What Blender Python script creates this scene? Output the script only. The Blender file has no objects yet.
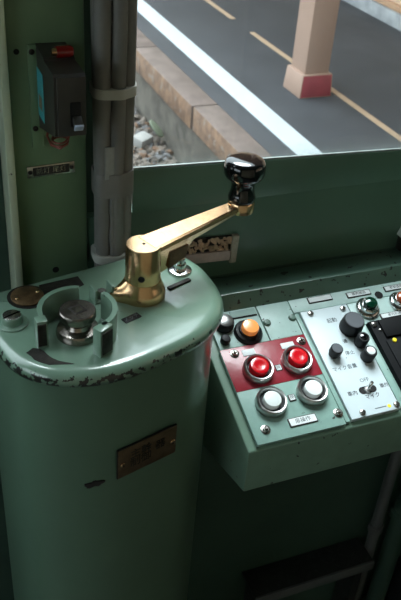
import bpy, bmesh, math, random
from mathutils import Vector, Matrix
random.seed(7)
PI = math.pi
sc = bpy.context.scene
C = sc.collection

# ---------------------------------------------------------------- materials
def srgb(r, g, b):
    f = lambda c: (c/255/12.92) if c/255 <= .04045 else ((c/255+.055)/1.055)**2.4
    return (f(r), f(g), f(b), 1)

def mat(name, col, rough=.5, metal=0, var=.0, scale=40, bump=0, bscale=200, coat=0, emit=None, chip=0, chipscale=60,
        chipcol=(.012, .011, .010, 1), zband=None, col2=None, trans=0):
    """procedural principled material: mottling, fine bump and optional paint chips"""
    m = bpy.data.materials.new(name); m.use_nodes = True
    nt = m.node_tree; N = nt.nodes; L = nt.links
    p = N['Principled BSDF']
    p.inputs['Base Color'].default_value = col
    p.inputs['Roughness'].default_value = rough
    p.inputs['Metallic'].default_value = metal
    if coat:
        p.inputs['Coat Weight'].default_value = coat
        p.inputs['Coat Roughness'].default_value = .1
    if trans: p.inputs['Transmission Weight'].default_value = trans
    tc = N.new('ShaderNodeTexCoord')
    out = None
    if var or col2:
        n = N.new('ShaderNodeTexNoise'); n.inputs['Scale'].default_value = scale
        n.inputs['Detail'].default_value = 6; n.inputs['Roughness'].default_value = .65
        L.new(tc.outputs['Object'], n.inputs['Vector'])
        r = N.new('ShaderNodeValToRGB')
        c2 = col2 or tuple(c*(1-var) for c in col[:3])+(1,)
        r.color_ramp.elements[0].position = .35; r.color_ramp.elements[0].color = c2
        r.color_ramp.elements[1].position = .65; r.color_ramp.elements[1].color = col
        L.new(n.outputs['Fac'], r.inputs['Fac'])
        out = r.outputs['Color']
    if chip:
        n = N.new('ShaderNodeTexNoise'); n.inputs['Scale'].default_value = chipscale
        n.inputs['Detail'].default_value = 3; n.inputs['Roughness'].default_value = .55
        L.new(tc.outputs['Object'], n.inputs['Vector'])
        r = N.new('ShaderNodeValToRGB')
        r.color_ramp.elements[0].position = 1-chip-.015; r.color_ramp.elements[0].color = (0, 0, 0, 1)
        r.color_ramp.elements[1].position = 1-chip; r.color_ramp.elements[1].color = (1, 1, 1, 1)
        fac = r.outputs['Color']
        if zband:      # worn only along a rim of the part (a band of its own height)
            sx = N.new('ShaderNodeSeparateXYZ'); L.new(tc.outputs['Object'], sx.inputs[0])
            mr = N.new('ShaderNodeMapRange'); mr.inputs['From Min'].default_value = zband[0]; mr.inputs['From Max'].default_value = zband[1]
            mr.inputs['To Min'].default_value = zband[2]; mr.inputs['To Max'].default_value = zband[3]
            L.new(sx.outputs['Z'], mr.inputs['Value'])
            mrx = N.new('ShaderNodeMapRange'); mrx.inputs['From Min'].default_value = zband[4]; mrx.inputs['From Max'].default_value = zband[5]
            mrx.inputs['To Min'].default_value = zband[6]; mrx.inputs['To Max'].default_value = zband[7]
            L.new(sx.outputs['X'], mrx.inputs['Value'])
            a0 = N.new('ShaderNodeMath'); a0.operation = 'ADD'
            L.new(mr.outputs[0], a0.inputs[0]); L.new(mrx.outputs[0], a0.inputs[1])
            a = N.new('ShaderNodeMath'); a.operation = 'ADD'
            L.new(n.outputs['Fac'], a.inputs[0]); L.new(a0.outputs[0], a.inputs[1])
            L.new(a.outputs[0], r.inputs['Fac'])
        else:
            L.new(n.outputs['Fac'], r.inputs['Fac'])
        mx = N.new('ShaderNodeMix'); mx.data_type = 'RGBA'
        L.new(fac, mx.inputs['Factor'])
        if out: L.new(out, mx.inputs[6])
        else: mx.inputs[6].default_value = col
        mx.inputs[7].default_value = chipcol
        out = mx.outputs[2]
    if out: L.new(out, p.inputs['Base Color'])
    if bump:
        n = N.new('ShaderNodeTexNoise'); n.inputs['Scale'].default_value = bscale; n.inputs['Detail'].default_value = 4
        L.new(tc.outputs['Object'], n.inputs['Vector'])
        b = N.new('ShaderNodeBump'); b.inputs['Strength'].default_value = bump; b.inputs['Distance'].default_value = .001
        L.new(n.outputs['Fac'], b.inputs['Height']); L.new(b.outputs[0], p.inputs['Normal'])
        if coat: L.new(b.outputs[0], p.inputs['Coat Normal'])
    if emit:
        p.inputs['Emission Color'].default_value = emit[0]; p.inputs['Emission Strength'].default_value = emit[1]
    return m

M = {}
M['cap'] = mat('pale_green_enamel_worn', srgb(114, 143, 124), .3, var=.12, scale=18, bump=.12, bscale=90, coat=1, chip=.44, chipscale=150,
               zband=(1.0125, 1.0190, .085, -.28, .23, .40, .0, -.11))
M['top'] = mat('pale_green_enamel', srgb(116, 145, 126), .3, var=.1, scale=18, bump=.12, bscale=90, coat=1, chip=.285, chipscale=85)
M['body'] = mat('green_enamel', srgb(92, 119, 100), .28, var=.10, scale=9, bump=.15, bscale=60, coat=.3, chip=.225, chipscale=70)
M['desk'] = mat('desk_green', srgb(112, 140, 122), .36, var=.14, scale=30, bump=.12, bscale=90, coat=.2, chip=.29, chipscale=85)
M['plate'] = mat('panel_pale_green', srgb(184, 210, 204), .4, var=.12, scale=45, bump=.12, bscale=120, chip=.30, chipscale=120, chipcol=(.05, .06, .055, 1))
M['plate2'] = mat('panel_mid_green', srgb(138, 170, 160), .35, var=.14, scale=45, bump=.12, bscale=120, chip=.30, chipscale=120, chipcol=(.04, .04, .035, 1))
M['rail'] = mat('lip_green_worn', srgb(84, 114, 100), .32, var=.15, scale=30, bump=.15, bscale=100, coat=.3, chip=.34, chipscale=90)
M['wall'] = mat('wall_green', srgb(84, 116, 98), .38, var=.12, scale=8, bump=.12, bscale=60, coat=.15, chip=.235, chipscale=55)
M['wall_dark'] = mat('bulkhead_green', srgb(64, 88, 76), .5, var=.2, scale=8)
M['pillar'] = mat('pillar_green', srgb(110, 138, 106), .42, var=.12, scale=10, bump=.1, bscale=60, chip=.22, chipscale=60)
M['strip'] = mat('post_green', srgb(202, 214, 188), .42, var=.1, scale=25, chip=.25, chipscale=90)
M['red'] = mat('red_enamel', srgb(140, 16, 32), .35, col2=srgb(152, 46, 60), scale=38, bump=.2, bscale=150, coat=.3, chip=.27, chipscale=100, chipcol=(.25, .08, .08, 1))
M['white'] = mat('white_panel', srgb(204, 216, 220), .38, var=.04, scale=30)
M['whitebtn'] = mat('white_button', srgb(226, 232, 230), .25, coat=.4)
M['redbtn'] = mat('red_button', srgb(205, 14, 28), .16, coat=.8)
M['label'] = mat('label_white', srgb(224, 230, 230), .5, var=.1, scale=120)
M['ink'] = mat('black_ink', srgb(34, 36, 40), .7)
M['inkgrey'] = mat('grey_ink', srgb(92, 100, 104), .7)
M['black'] = mat('black_plastic', srgb(24, 25, 27), .5, var=.15, scale=60, bump=.1, bscale=400)
M['black'].node_tree.nodes['Principled BSDF'].inputs['Specular IOR Level'].default_value = .3
M['radio'] = mat('radio_black', srgb(14, 15, 17), .6, var=.15, scale=60)
M['radio'].node_tree.nodes['Principled BSDF'].inputs['Specular IOR Level'].default_value = .1
M['blackgloss'] = mat('black_gloss', srgb(9, 9, 11), .07, coat=.6)
M['knobgrey'] = mat('knob_grey_face', srgb(74, 77, 83), .45)
M['chrome'] = mat('chrome', (.72, .72, .72, 1), .16, 1, var=.15, scale=200)
M['brownsteel'] = mat('brown_steel', (.42, .37, .33, 1), .26, 1, var=.5, scale=90, bump=.2, bscale=200)
M['steel'] = mat('worn_steel', (.52, .49, .46, 1), .27, 1, var=.45, scale=60, bump=.15, bscale=200)
M['bezel'] = mat('bezel_metal', (.55, .54, .53, 1), .3, 1, var=.3, scale=90)
M['brass'] = mat('polished_brass', (.86, .58, .34, 1), .22, 1, var=.28, scale=30, bump=.12, bscale=60, col2=(.72, .44, .23, 1))
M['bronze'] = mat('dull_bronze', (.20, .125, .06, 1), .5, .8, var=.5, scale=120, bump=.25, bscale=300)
M['bronzeplate'] = mat('nameplate_bronze', (.17, .115, .065, 1), .45, .6, var=.35, scale=70)
M['bare'] = mat('bare_dark_metal', (.045, .04, .035, 1), .5, .6, var=.5, scale=160, bump=.3, bscale=300)
M['dark'] = mat('dark_hole', srgb(10, 10, 10), .8)
M['breaker'] = mat('breaker_bakelite', srgb(54, 52, 48), .4, var=.2, scale=50)
M['teal'] = mat('teal_sticker', srgb(70, 170, 178), .5, var=.15, scale=60)
M['tan'] = mat('sticker_tan', srgb(130, 118, 92), .6)
M['redlens'] = mat('red_lamp_lens', srgb(140, 28, 26), .2, coat=.6, var=.3, scale=200)
M['wire'] = mat('copper_wire', srgb(110, 52, 36), .4, .3)
M['lever'] = mat('breaker_lever', srgb(170, 182, 205), .3)
M['cable'] = mat('grey_cable', srgb(118, 117, 114), .45, var=.12, scale=60, bump=.06, bscale=150)
M['tape'] = mat('cable_tape', srgb(150, 152, 148), .3, var=.12, scale=150, bump=.35, bscale=160)
M['tie'] = mat('cable_tie', srgb(184, 186, 180), .4)
M['tray'] = mat('tray_plastic', srgb(205, 190, 188), .25, var=.2, scale=80)
M['trayclear'] = mat('tray_clear', srgb(186, 184, 170), .2, var=.25, scale=200, bump=.5, bscale=140)
M['pebble'] = mat('pebble', srgb(228, 196, 168), .6, var=.4, scale=60)
M['amber'] = mat('amber_lens', srgb(250, 160, 84), .25, coat=.4, emit=(srgb(255, 150, 70), .25))
M['green'] = mat('green_lens', srgb(4, 50, 34), .1, coat=.8)
M['orange'] = mat('orange_lens', srgb(170, 70, 30), .12, coat=.8)
M['yellow'] = mat('yellow_dot', srgb(226, 206, 40), .4, emit=(srgb(226, 206, 40), .15))
M['checker'] = mat('checker_plate', srgb(62, 64, 62), .45, .4, var=.3, scale=40)
M['pipe'] = mat('pipe_grey', srgb(96, 98, 98), .45, var=.2, scale=30)
M['floor'] = mat('cab_floor', srgb(52, 54, 52), .7, var=.2, scale=20)
M['ceil'] = mat('cab_ceiling', srgb(120, 128, 122), .6)
M['inner'] = mat('cab_lining', srgb(84, 106, 92), .6)
M['lining'] = mat('cream_lining', srgb(206, 190, 160), .5, var=.05, scale=5)
M['gasket'] = mat('gasket', srgb(140, 150, 148), .45, var=.35, scale=120)
M['chip'] = mat('bare_chip', (.02, .014, .016, 1), .6)
M['rubber'] = mat('dark_rubber', srgb(22, 24, 24), .6)
# outdoors
M['asphalt'] = mat('asphalt', srgb(66, 68, 72), .85, col2=srgb(54, 56, 60), scale=2.2, bump=.4, bscale=120)
M['line'] = mat('white_paint', srgb(184, 193, 197), .7, var=.05, scale=8)
M['yline'] = mat('buff_paint', srgb(186, 160, 132), .7, var=.15, scale=9)
M['coping'] = mat('coping_stone', srgb(112, 98, 92), .85, col2=srgb(90, 78, 72), scale=9, bump=.4, bscale=60)
M['copface'] = mat('coping_rust_face', srgb(134, 106, 84), .9, col2=srgb(92, 72, 60), scale=14, bump=.6, bscale=50, chip=.36, chipscale=22, chipcol=(.20, .16, .13, 1))
M['pwall'] = mat('platform_wall', srgb(104, 98, 90), .9, col2=srgb(72, 68, 62), scale=9, bump=.5, bscale=40)
M['gravelbed'] = mat('gravel_bed', srgb(120, 108, 98), .95, col2=srgb(70, 66, 62), scale=30, bump=.8, bscale=60)
M['stone'] = mat('ballast_stone', srgb(122, 110, 100), .9, col2=srgb(76, 70, 66), scale=5, bump=.4, bscale=50)
M['stonelight'] = mat('concrete_lump', srgb(150, 148, 144), .9, var=.15, scale=20)
M['leaf'] = mat('weed_leaf', srgb(112, 120, 100), .6, var=.2, scale=20)
M['post'] = mat('column_beige', srgb(164, 136, 120), .6, var=.06, scale=6)
M['postred'] = mat('column_red', srgb(150, 62, 70), .6, var=.25, scale=9)
M['kerb'] = mat('kerb_concrete', srgb(176, 178, 178), .85, col2=srgb(136, 138, 140), scale=5)
M['buff'] = mat('buff_wall', srgb(206, 176, 148), .7, var=.06, scale=3)
M['rust'] = mat('rust_rail', srgb(176, 140, 110), .7)

def glass_mat():
    m = bpy.data.materials.new('window_glass'); m.use_nodes = True
    nt = m.node_tree; N = nt.nodes; L = nt.links
    N.remove(N['Principled BSDF'])
    t = N.new('ShaderNodeBsdfTransparent'); t.inputs[0].default_value = (.93, .96, .96, 1)
    g = N.new('ShaderNodeBsdfGlossy'); g.inputs['Roughness'].default_value = .02
    lw = N.new('ShaderNodeLayerWeight'); lw.inputs['Blend'].default_value = .5
    pw = N.new('ShaderNodeMath'); pw.operation = 'POWER'; pw.inputs[1].default_value = 5; L.new(lw.outputs['Facing'], pw.inputs[0])
    f = N.new('ShaderNodeMath'); f.operation = 'MULTIPLY_ADD'; f.inputs[1].default_value = .6; f.inputs[2].default_value = .025; L.new(pw.outputs[0], f.inputs[0])
    mx = N.new('ShaderNodeMixShader')
    L.new(f.outputs[0], mx.inputs[0]); L.new(t.outputs[0], mx.inputs[1]); L.new(g.outputs[0], mx.inputs[2])
    # a thin film of dust
    d = N.new('ShaderNodeBsdfDiffuse'); d.inputs[0].default_value = (.75, .8, .8, 1)
    nz = N.new('ShaderNodeTexNoise'); nz.inputs['Scale'].default_value = 14; nz.inputs['Detail'].default_value = 8
    tc = N.new('ShaderNodeTexCoord'); L.new(tc.outputs['Object'], nz.inputs['Vector'])
    mr = N.new('ShaderNodeMapRange'); mr.inputs['From Min'].default_value = .4; mr.inputs['From Max'].default_value = .8
    mr.inputs['To Min'].default_value = .01; mr.inputs['To Max'].default_value = .05
    L.new(nz.outputs['Fac'], mr.inputs['Value'])
    sx = N.new('ShaderNodeSeparateXYZ'); L.new(tc.outputs['Object'], sx.inputs[0])
    n3 = N.new('ShaderNodeTexNoise'); n3.inputs['Scale'].default_value = 160; n3.inputs['Detail'].default_value = 5; L.new(tc.outputs['Object'], n3.inputs['Vector'])
    m3 = N.new('ShaderNodeMapRange'); m3.inputs['From Min'].default_value = 1.086; m3.inputs['From Max'].default_value = 1.113
    m3.inputs['To Min'].default_value = .32; m3.inputs['To Max'].default_value = 0; L.new(sx.outputs['Z'], m3.inputs['Value'])
    m4 = N.new('ShaderNodeMath'); m4.operation = 'MULTIPLY'; L.new(m3.outputs[0], m4.inputs[0]); L.new(n3.outputs['Fac'], m4.inputs[1])
    m5 = N.new('ShaderNodeMath'); m5.operation = 'ADD'; L.new(m4.outputs[0], m5.inputs[0]); L.new(mr.outputs[0], m5.inputs[1]); mr = m5
    mx2 = N.new('ShaderNodeMixShader'); L.new(mr.outputs[0], mx2.inputs[0]); L.new(mx.outputs[0], mx2.inputs[1]); L.new(d.outputs[0], mx2.inputs[2])
    L.new(mx2.outputs[0], N['Material Output'].inputs[0])
    return m
M['glass'] = glass_mat()

# ---------------------------------------------------------------- object helpers
def obj(name, bm, m, parent=None, smooth=True, ang=35, loc=None):
    me = bpy.data.meshes.new(name)
    bmesh.ops.recalc_face_normals(bm, faces=bm.faces)
    if smooth:
        for f in bm.faces: f.smooth = True
        for e in bm.edges:
            if len(e.link_faces) == 2 and e.calc_face_angle(0) > math.radians(ang): e.smooth = False
    bm.to_mesh(me); bm.free()
    for k in (m if isinstance(m, (list, tuple)) else [m]): me.materials.append(k)
    o = bpy.data.objects.new(name, me); C.objects.link(o)
    if parent: o.parent = parent
    if loc: o.location = loc
    return o

def thing(name, label, cat, loc=(0, 0, 0), rotz=0, group=None, matrix=None):
    o = bpy.data.objects.new(name, None); C.objects.link(o); o.empty_display_size = .02
    if matrix is not None: o.matrix_world = matrix
    else: o.location = loc; o.rotation_euler = (0, 0, rotz)
    o['label'] = label; o['category'] = cat
    if group: o['group'] = group
    return o
def tag(o, label, cat, group=None, kind=None):
    o['label'] = label; o['category'] = cat
    if group: o['group'] = group
    if kind: o['kind'] = kind
    return o
def struct(name, bm, m, parent=None, **k):
    o = obj(name, bm, m, parent, **k)
    if not parent: o['kind'] = 'structure'
    return o
def B(): return bmesh.new()

def box(bm, x0, x1, y0, y1, z0, z1, bev=0, seg=2, mi=0, T=None):
    r = bmesh.ops.create_cube(bm, size=1)
    vs = r['verts']
    for v in vs:
        v.co = Vector(((x0+x1)/2+v.co.x*(x1-x0), (y0+y1)/2+v.co.y*(y1-y0), (z0+z1)/2+v.co.z*(z1-z0)))
    fs = list({f for v in vs for f in v.link_faces})
    for f in fs: f.material_index = mi
    if bev:
        es = list({e for v in vs for e in v.link_edges})
        r2 = bmesh.ops.bevel(bm, geom=es, offset=bev, segments=seg, profile=.5, affect='EDGES')
        vs = list({v for f in r2['faces'] for v in f.verts} | {v for v in vs if v.is_valid})
    if T: bmesh.ops.transform(bm, matrix=T, verts=[v for v in vs if v.is_valid])
    return bm

def lathe(bm, prof, c=(0, 0, 0), seg=40, T=None, sx=1, sy=1):
    """closed revolved solid; profile of (radius, height) from bottom to top"""
    rings = []; new = []
    for r, z in prof:
        if r < 1e-6:
            v = bm.verts.new((c[0], c[1], c[2]+z)); rings.append([v]); new.append(v)
        else:
            ring = [bm.verts.new((c[0]+sx*r*math.cos(2*PI*i/seg), c[1]+sy*r*math.sin(2*PI*i/seg), c[2]+z)) for i in range(seg)]
            rings.append(ring); new += ring
    for a, b in zip(rings, rings[1:]):
        for i in range(seg):
            j = (i+1) % seg
            if len(a) == 1 and len(b) == 1: continue
            if len(a) == 1: bm.faces.new((a[0], b[i], b[j]))
            elif len(b) == 1: bm.faces.new((a[i], a[j], b[0]))
            else: bm.faces.new((a[i], a[j], b[j], b[i]))
    for ring, fl in ((rings[0], True), (rings[-1], False)):
        if len(ring) > 1: bm.faces.new(ring[::-1] if fl else ring)
    if T: bmesh.ops.transform(bm, matrix=T, verts=new)
    return bm

def tube(bm, pts, r, seg=12, closed=False):
    pts = [Vector(p) for p in pts]; n = len(pts); rings = []
    up = Vector((0, 0, 1))
    for i, p in enumerate(pts):
        a = pts[(i-1) % n] if closed else pts[max(i-1, 0)]
        b = pts[(i+1) % n] if closed else pts[min(i+1, n-1)]
        t = (b-a).normalized()
        u = t.cross(up)
        if u.length < 1e-3: u = t.cross(Vector((0, 1, 0)))
        u.normalize(); w = u.cross(t).normalized()
        rr = r[i] if isinstance(r, (list, tuple)) else r
        rings.append([bm.verts.new(p+u*math.cos(2*PI*k/seg)*rr+w*math.sin(2*PI*k/seg)*rr) for k in range(seg)])
    m = n if closed else n-1
    for i in range(m):
        a, b = rings[i], rings[(i+1) % n]
        for k in range(seg): bm.faces.new((a[k], a[(k+1) % seg], b[(k+1) % seg], b[k]))
    if not closed: bm.faces.new(rings[0][::-1]); bm.faces.new(rings[-1])
    return bm

def vtube(bm, pts, r, seg=14):
    """tube along a mostly vertical path: rings stay horizontal"""
    rings = [[bm.verts.new((p[0]+r*math.cos(2*PI*k/seg), p[1]+r*math.sin(2*PI*k/seg), p[2])) for k in range(seg)] for p in pts]
    for a, b in zip(rings, rings[1:]):
        for k in range(seg): bm.faces.new((a[k], a[(k+1) % seg], b[(k+1) % seg], b[k]))
    bm.faces.new(rings[0][::-1]); bm.faces.new(rings[-1])
    return bm

def prism(bm, pts, z0, z1, bev=0, mi=0, T=None):
    a = [bm.verts.new((x, y, z0)) for x, y in pts]; b = [bm.verts.new((x, y, z1)) for x, y in pts]
    n = len(pts); fs = [bm.faces.new(a[::-1]), bm.faces.new(b)]
    for i in range(n): fs.append(bm.faces.new((a[i], a[(i+1) % n], b[(i+1) % n], b[i])))
    for f in fs: f.material_index = mi
    vs = a+b
    if bev:
        es = list(fs[1].edges)
        r = bmesh.ops.bevel(bm, geom=es, offset=bev, segments=2, profile=.5, affect='EDGES')
        vs = list({v for f in r['faces'] for v in f.verts} | {v for v in vs if v.is_valid})
    if T: bmesh.ops.transform(bm, matrix=T, verts=[v for v in vs if v.is_valid])
    return bm

def stadium(cx, cy, hx, r, n=10):
    p = [(cx+hx+r*math.cos(a), cy+r*math.sin(a)) for a in [(-PI/2)+PI*i/n for i in range(n+1)]]
    p += [(cx-hx+r*math.cos(a), cy+r*math.sin(a)) for a in [(PI/2)+PI*i/n for i in range(n+1)]]
    return p

def arcwall(bm, cx, cy, r0, r1, a0, a1, z0, z1, n=18, bev=.0012):
    A = [math.radians(a0+(a1-a0)*i/n) for i in range(n+1)]
    pts = [(cx+r1*math.cos(a), cy+r1*math.sin(a)) for a in A]+[(cx+r0*math.cos(a), cy+r0*math.sin(a)) for a in A[::-1]]
    return prism(bm, pts, z0, z1, bev)

def text(body, size, parent, m, T, depth=.0003, name='lettering', align='CENTER', sx=1):
    cu = bpy.data.curves.new('t', 'FONT'); cu.body = body; cu.size = size
    cu.align_x = align; cu.align_y = 'CENTER'; cu.extrude = depth; cu.resolution_u = 2; cu.space_line = .9
    t = bpy.data.objects.new('t', cu); C.objects.link(t)
    bpy.context.view_layer.update()
    dg = bpy.context.evaluated_depsgraph_get()
    me = bpy.data.meshes.new_from_object(t.evaluated_get(dg))
    bpy.data.objects.remove(t); bpy.data.curves.remove(cu)
    me.name = name; me.transform(T @ Matrix.Scale(sx, 4, (1, 0, 0)))
    me.materials.clear(); me.materials.append(m)
    o = bpy.data.objects.new(name, me); C.objects.link(o); o.parent = parent
    return o

def TR(x, y, z): return Matrix.Translation((x, y, z))
def RX(d): return Matrix.Rotation(math.radians(d), 4, 'X')
def RY(d): return Matrix.Rotation(math.radians(d), 4, 'Y')
def RZ(d): return Matrix.Rotation(math.radians(d), 4, 'Z')

def screw(parent, T, r=.004, h=.003, m='steel', name='screw', slot=True, cross=False):
    bm = B(); lathe(bm, [(r, 0), (r, h*.45), (r*.8, h*.85), (r*.4, h), (0, h)], seg=16, T=T)
    s = obj(name, bm, M[m], parent)
    if slot:
        bm = B(); box(bm, -r*.75, r*.75, -r*.14, r*.14, h*.75, h+.0002, T=T @ RZ(random.uniform(0, 180)))
        obj('slot', bm, M['dark'], s)
    return s

def hexbolt(parent, T, r=.0055, h=.006, m='steel'):
    """washer, hexagon nut and stud end"""
    bm = B(); lathe(bm, [(r*1.5, 0), (r*1.5, .001), (r*1.3, .0014)], seg=20, T=T)
    lathe(bm, [(r, .0012), (r, h*.8), (r*.85, h)], seg=6, T=T)
    lathe(bm, [(r*.5, h*.9), (r*.5, h+.002), (r*.35, h+.0026)], seg=14, T=T)
    return obj('bolt', bm, M[m], parent)

# =============================================================== SETTING: THE CAB
YW = .80
# front wall: lower part, band under the window, header, pillars
bm = B(); box(bm, .2075, 1.34, YW, YW+.02, .93, 1.041)
w = struct('wall_front', bm, M['wall'])
def sill(bm, z=1.05):      # the sill falls slightly towards the train's middle
    for v in bm.verts:
        if v.co.z > z: v.co.z += .0035-.036*(v.co.x-.262)
bm = B(); box(bm, .262, 1.34, YW-.004, YW+.0005, 1.0415, 1.0945, .0015); sill(bm)
struct('trim_1', bm, M['wall'])                                          # proud band below the pane
bm = B(); box(bm, .262, 1.10, YW-.003, YW+.0005, 1.0945, 1.0968, .0008); sill(bm)
struct('trim_2', bm, M['gasket'])                                        # pane seal
bm = B(); box(bm, .262, 1.10, YW+.001, YW+.005, 1.0425, 2.28)
struct('window_1', bm, M['glass'])
bm = B(); box(bm, 1.10, 1.34, YW+.001, YW+.05, 1.0425, 2.28); struct('wall_front_corner', bm, M['wall'])
bm = B(); box(bm, -1.34, 1.34, YW, YW+.05, 2.28, 2.40); struct('wall_front_header', bm, M['wall'])
bm = B(); box(bm, .2075, .262, YW+.012, YW+.05, 1.041, 2.28); struct('wall_front_jamb', bm, M['wall_dark'])
bm = B(); box(bm, .127, .207, YW-.004, YW+.05, .90, 2.28, .003); pillar = struct('wall_front_pillar', bm, M['pillar'])
bm = B(); box(bm, .1175, .1265, YW-.016, YW+.05, .90, 2.28, .002); struct('trim_3', bm, M['strip'])
bm = B(); box(bm, .02, .117, YW+.02, YW+.05, .90, 2.28); struct('wall_front_recess', bm, M['wall_dark'])
bm = B(); box(bm, -1.34, .1265, YW, YW+.05, 0, .90); box(bm, .1265, 1.34, YW, YW+.05, 0, .90); box(bm, .2075, 1.34, YW, YW+.05, .90, .93); box(bm, -1.34, .02, YW, YW+.05, .90, 1.09)
struct('wall_front_lower', bm, M['wall_dark'])
bm = B(); box(bm, -1.25, -.02, YW+.016, YW+.020, 1.09, 2.28); struct('window_2', bm, M['glass'])
bm = B(); box(bm, -1.34, -1.25, YW, YW+.05, 1.09, 2.28); box(bm, -.02, .02, YW, YW+.05, 1.09, 2.28); struct('wall_front_jambs', bm, M['wall_dark'])
# side walls with windows, rear wall, ceiling, floor
for s, nm, k in ((1, 'right', 3), (-1, 'left', 4)):
    a, b = sorted((s*1.34, s*1.39))
    bm = B(); box(bm, a, b, -1.2, YW+.05, 0, 1.12); box(bm, a, b, -1.2, YW+.05, 1.80, 2.40)
    yb = -.75 if s > 0 else -.75
    box(bm, a, b, -1.2, yb, 1.12, 1.80); box(bm, a, b, .55, YW+.05, 1.12, 1.80)
    struct('wall_'+nm, bm, M['inner'])
    bm = B(); box(bm, s*1.365-.002, s*1.365+.002, yb, .55, 1.12, 1.80); struct('window_%d' % k, bm, M['glass'])
bm = B(); box(bm, -1.34, 1.34, -1.2, -1.15, 0, 2.40); struct('wall_back', bm, M['lining'])
bm = B(); box(bm, -1.39, 1.39, -1.2, YW+.05, 2.40, 2.45); struct('ceiling', bm, M['ceil'])
bm = B(); box(bm, -1.39, 1.39, -1.2, YW+.05, -.05, 0); struct('floor', bm, M['floor'])

# =============================================================== MASTER CONTROLLER
CT = 1.02
mc = thing('master_controller', 'tall pale green enamelled driving controller pedestal with chipped rim, under the brass handle', 'controller', (0, 0, 0), math.radians(11))
# plan outline in the pedestal's own axes (metres), straight back, large round front left
ctrl = [(.209, .6825), (.260, .6830), (.320, .6835), (.370, .6840), (.403, .6825), (.425, .6735), (.4375, .655), (.4425, .628), (.4405, .602), (.4350, .578), (.424, .555), (.405, .535), (.3757, .5195),
        (.333, .511), (.290, .507), (.262, .509), (.238, .5165), (.215, .531), (.199, .550), (.1905, .574), (.1880, .610), (.1885, .650), (.193, .673)]
def catmull(P, k=6):
    out = []; n = len(P)
    for i in range(n):
        p0, p1, p2, p3 = (Vector(P[(i+j-1) % n]) for j in range(4))
        for q in range(k):
            t = q/k
            out.append(.5*((2*p1)+(-p0+p2)*t+(2*p0-5*p1+4*p2-p3)*t*t+(-p0+3*p1-3*p2+p3)*t**3))
    return out
OUT = catmull(ctrl)
def offs(P, d):
    n = len(P); res = []
    ar = sum(P[i].x*P[(i+1) % n].y-P[(i+1) % n].x*P[i].y for i in range(n))
    s = 1 if ar > 0 else -1
    for i in range(n):
        t = (P[(i+1) % n]-P[i-1]).normalized()
        res.append(P[i]+Vector((t.y, -t.x))*d*s)
    return res
def loft(bm, levels):
    rings = []
    for d, z in levels:
        rings.append([bm.verts.new((p.x, p.y, z)) for p in offs(OUT, d)])
    n = len(OUT)
    for a, b in zip(rings, rings[1:]):
        for i in range(n): bm.faces.new((a[i], a[(i+1) % n], b[(i+1) % n], b[i]))
    bm.faces.new(rings[0][::-1]); bm.faces.new(rings[-1])
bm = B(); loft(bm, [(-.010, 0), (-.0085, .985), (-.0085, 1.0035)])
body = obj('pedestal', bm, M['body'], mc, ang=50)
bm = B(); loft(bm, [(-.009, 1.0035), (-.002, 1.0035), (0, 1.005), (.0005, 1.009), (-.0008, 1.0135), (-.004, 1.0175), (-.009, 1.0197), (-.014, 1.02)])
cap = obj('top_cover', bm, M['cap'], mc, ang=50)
# paint worn to metal before the lock; the thin tail paints in a reflection
WORN_REFLECTION = [(.2067, .5691), (.2154, .5731), (.2200, .5690), (.2227, .5641), (.2232, .5580), (.2251, .5510), (.2290, .5440), (.2400, .5330), (.2270, .5390), (.2186, .5430), (.2130, .5500), (.2096, .5560), (.2090, .5620)]
bm = B(); pts = WORN_REFLECTION
prism(bm, pts, CT-.001, CT+.0003); obj('worn_reflection_patch', bm, M['bare'], cap)
# bare chip and streak on the pedestal's front
# curved lock guard with heavy ends
KX, KY = .2630, .5745
bm = B(); arcwall(bm, KX, KY, .0335, .0385, 62, 176, CT-.001, CT+.031)
box(bm, -.0055, .0055, -.005, .006, CT-.001, CT+.031, .0012, T=TR(KX-.038, KY-.001, 0) @ RZ(-8))
obj('lock_guard', bm, M['top'], mc)
bm = B(); arcwall(bm, KX, KY, .0335, .0385, -78, 22, CT-.001, CT+.031)
box(bm, -.0085, .0085, -.0055, .0055, CT-.001, CT+.031, .0012, T=TR(KX+.0085, KY-.0375, 0) @ RZ(18))
obj('lock_guard', bm, M['top'], mc)
for (gx, gy, rz, hw) in ((KX-.0395, KY-.0065, -8, .0042), (KX+.0100, KY-.0437, 18, .0066)):     # end faces rubbed bare
    bm = B(); box(bm, -hw, hw, -.0006, .0006, CT+.003, CT+.028, .0003, T=TR(gx, gy, 0) @ RZ(rz)); obj('worn_end', bm, M['bare'], mc)
# reverser lock: flanged steel boss with a flat head
bm = B(); lathe(bm, [(.021, -.001), (.0215, .004), (.020, .008), (.0135, .0105), (.0118, .014), (.0125, .0175), (.0170, .0195), (.0180, .0225), (.0178, .0275), (.0168, .0288), (0, .0290)], (KX, KY, CT), 48)
lk = obj('lock_boss', bm, M['brownsteel'], mc)
bm = B(); prism(bm, [(KX+.0092*math.cos(a)*1.0, KY+.0092*math.sin(a)) for a in [math.radians(45+11+90*i) for i in range(4)]], CT+.028, CT+.0294)
obj('key_socket', bm, M['bare'], lk)
bm = B(); prism(bm, [(KX+.0066*math.cos(a), KY+.0066*math.sin(a)) for a in [math.radians(45+11+90*i) for i in range(4)]], CT+.029, CT+.0297)
obj('socket_face', bm, M['brownsteel'], lk)
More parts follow.
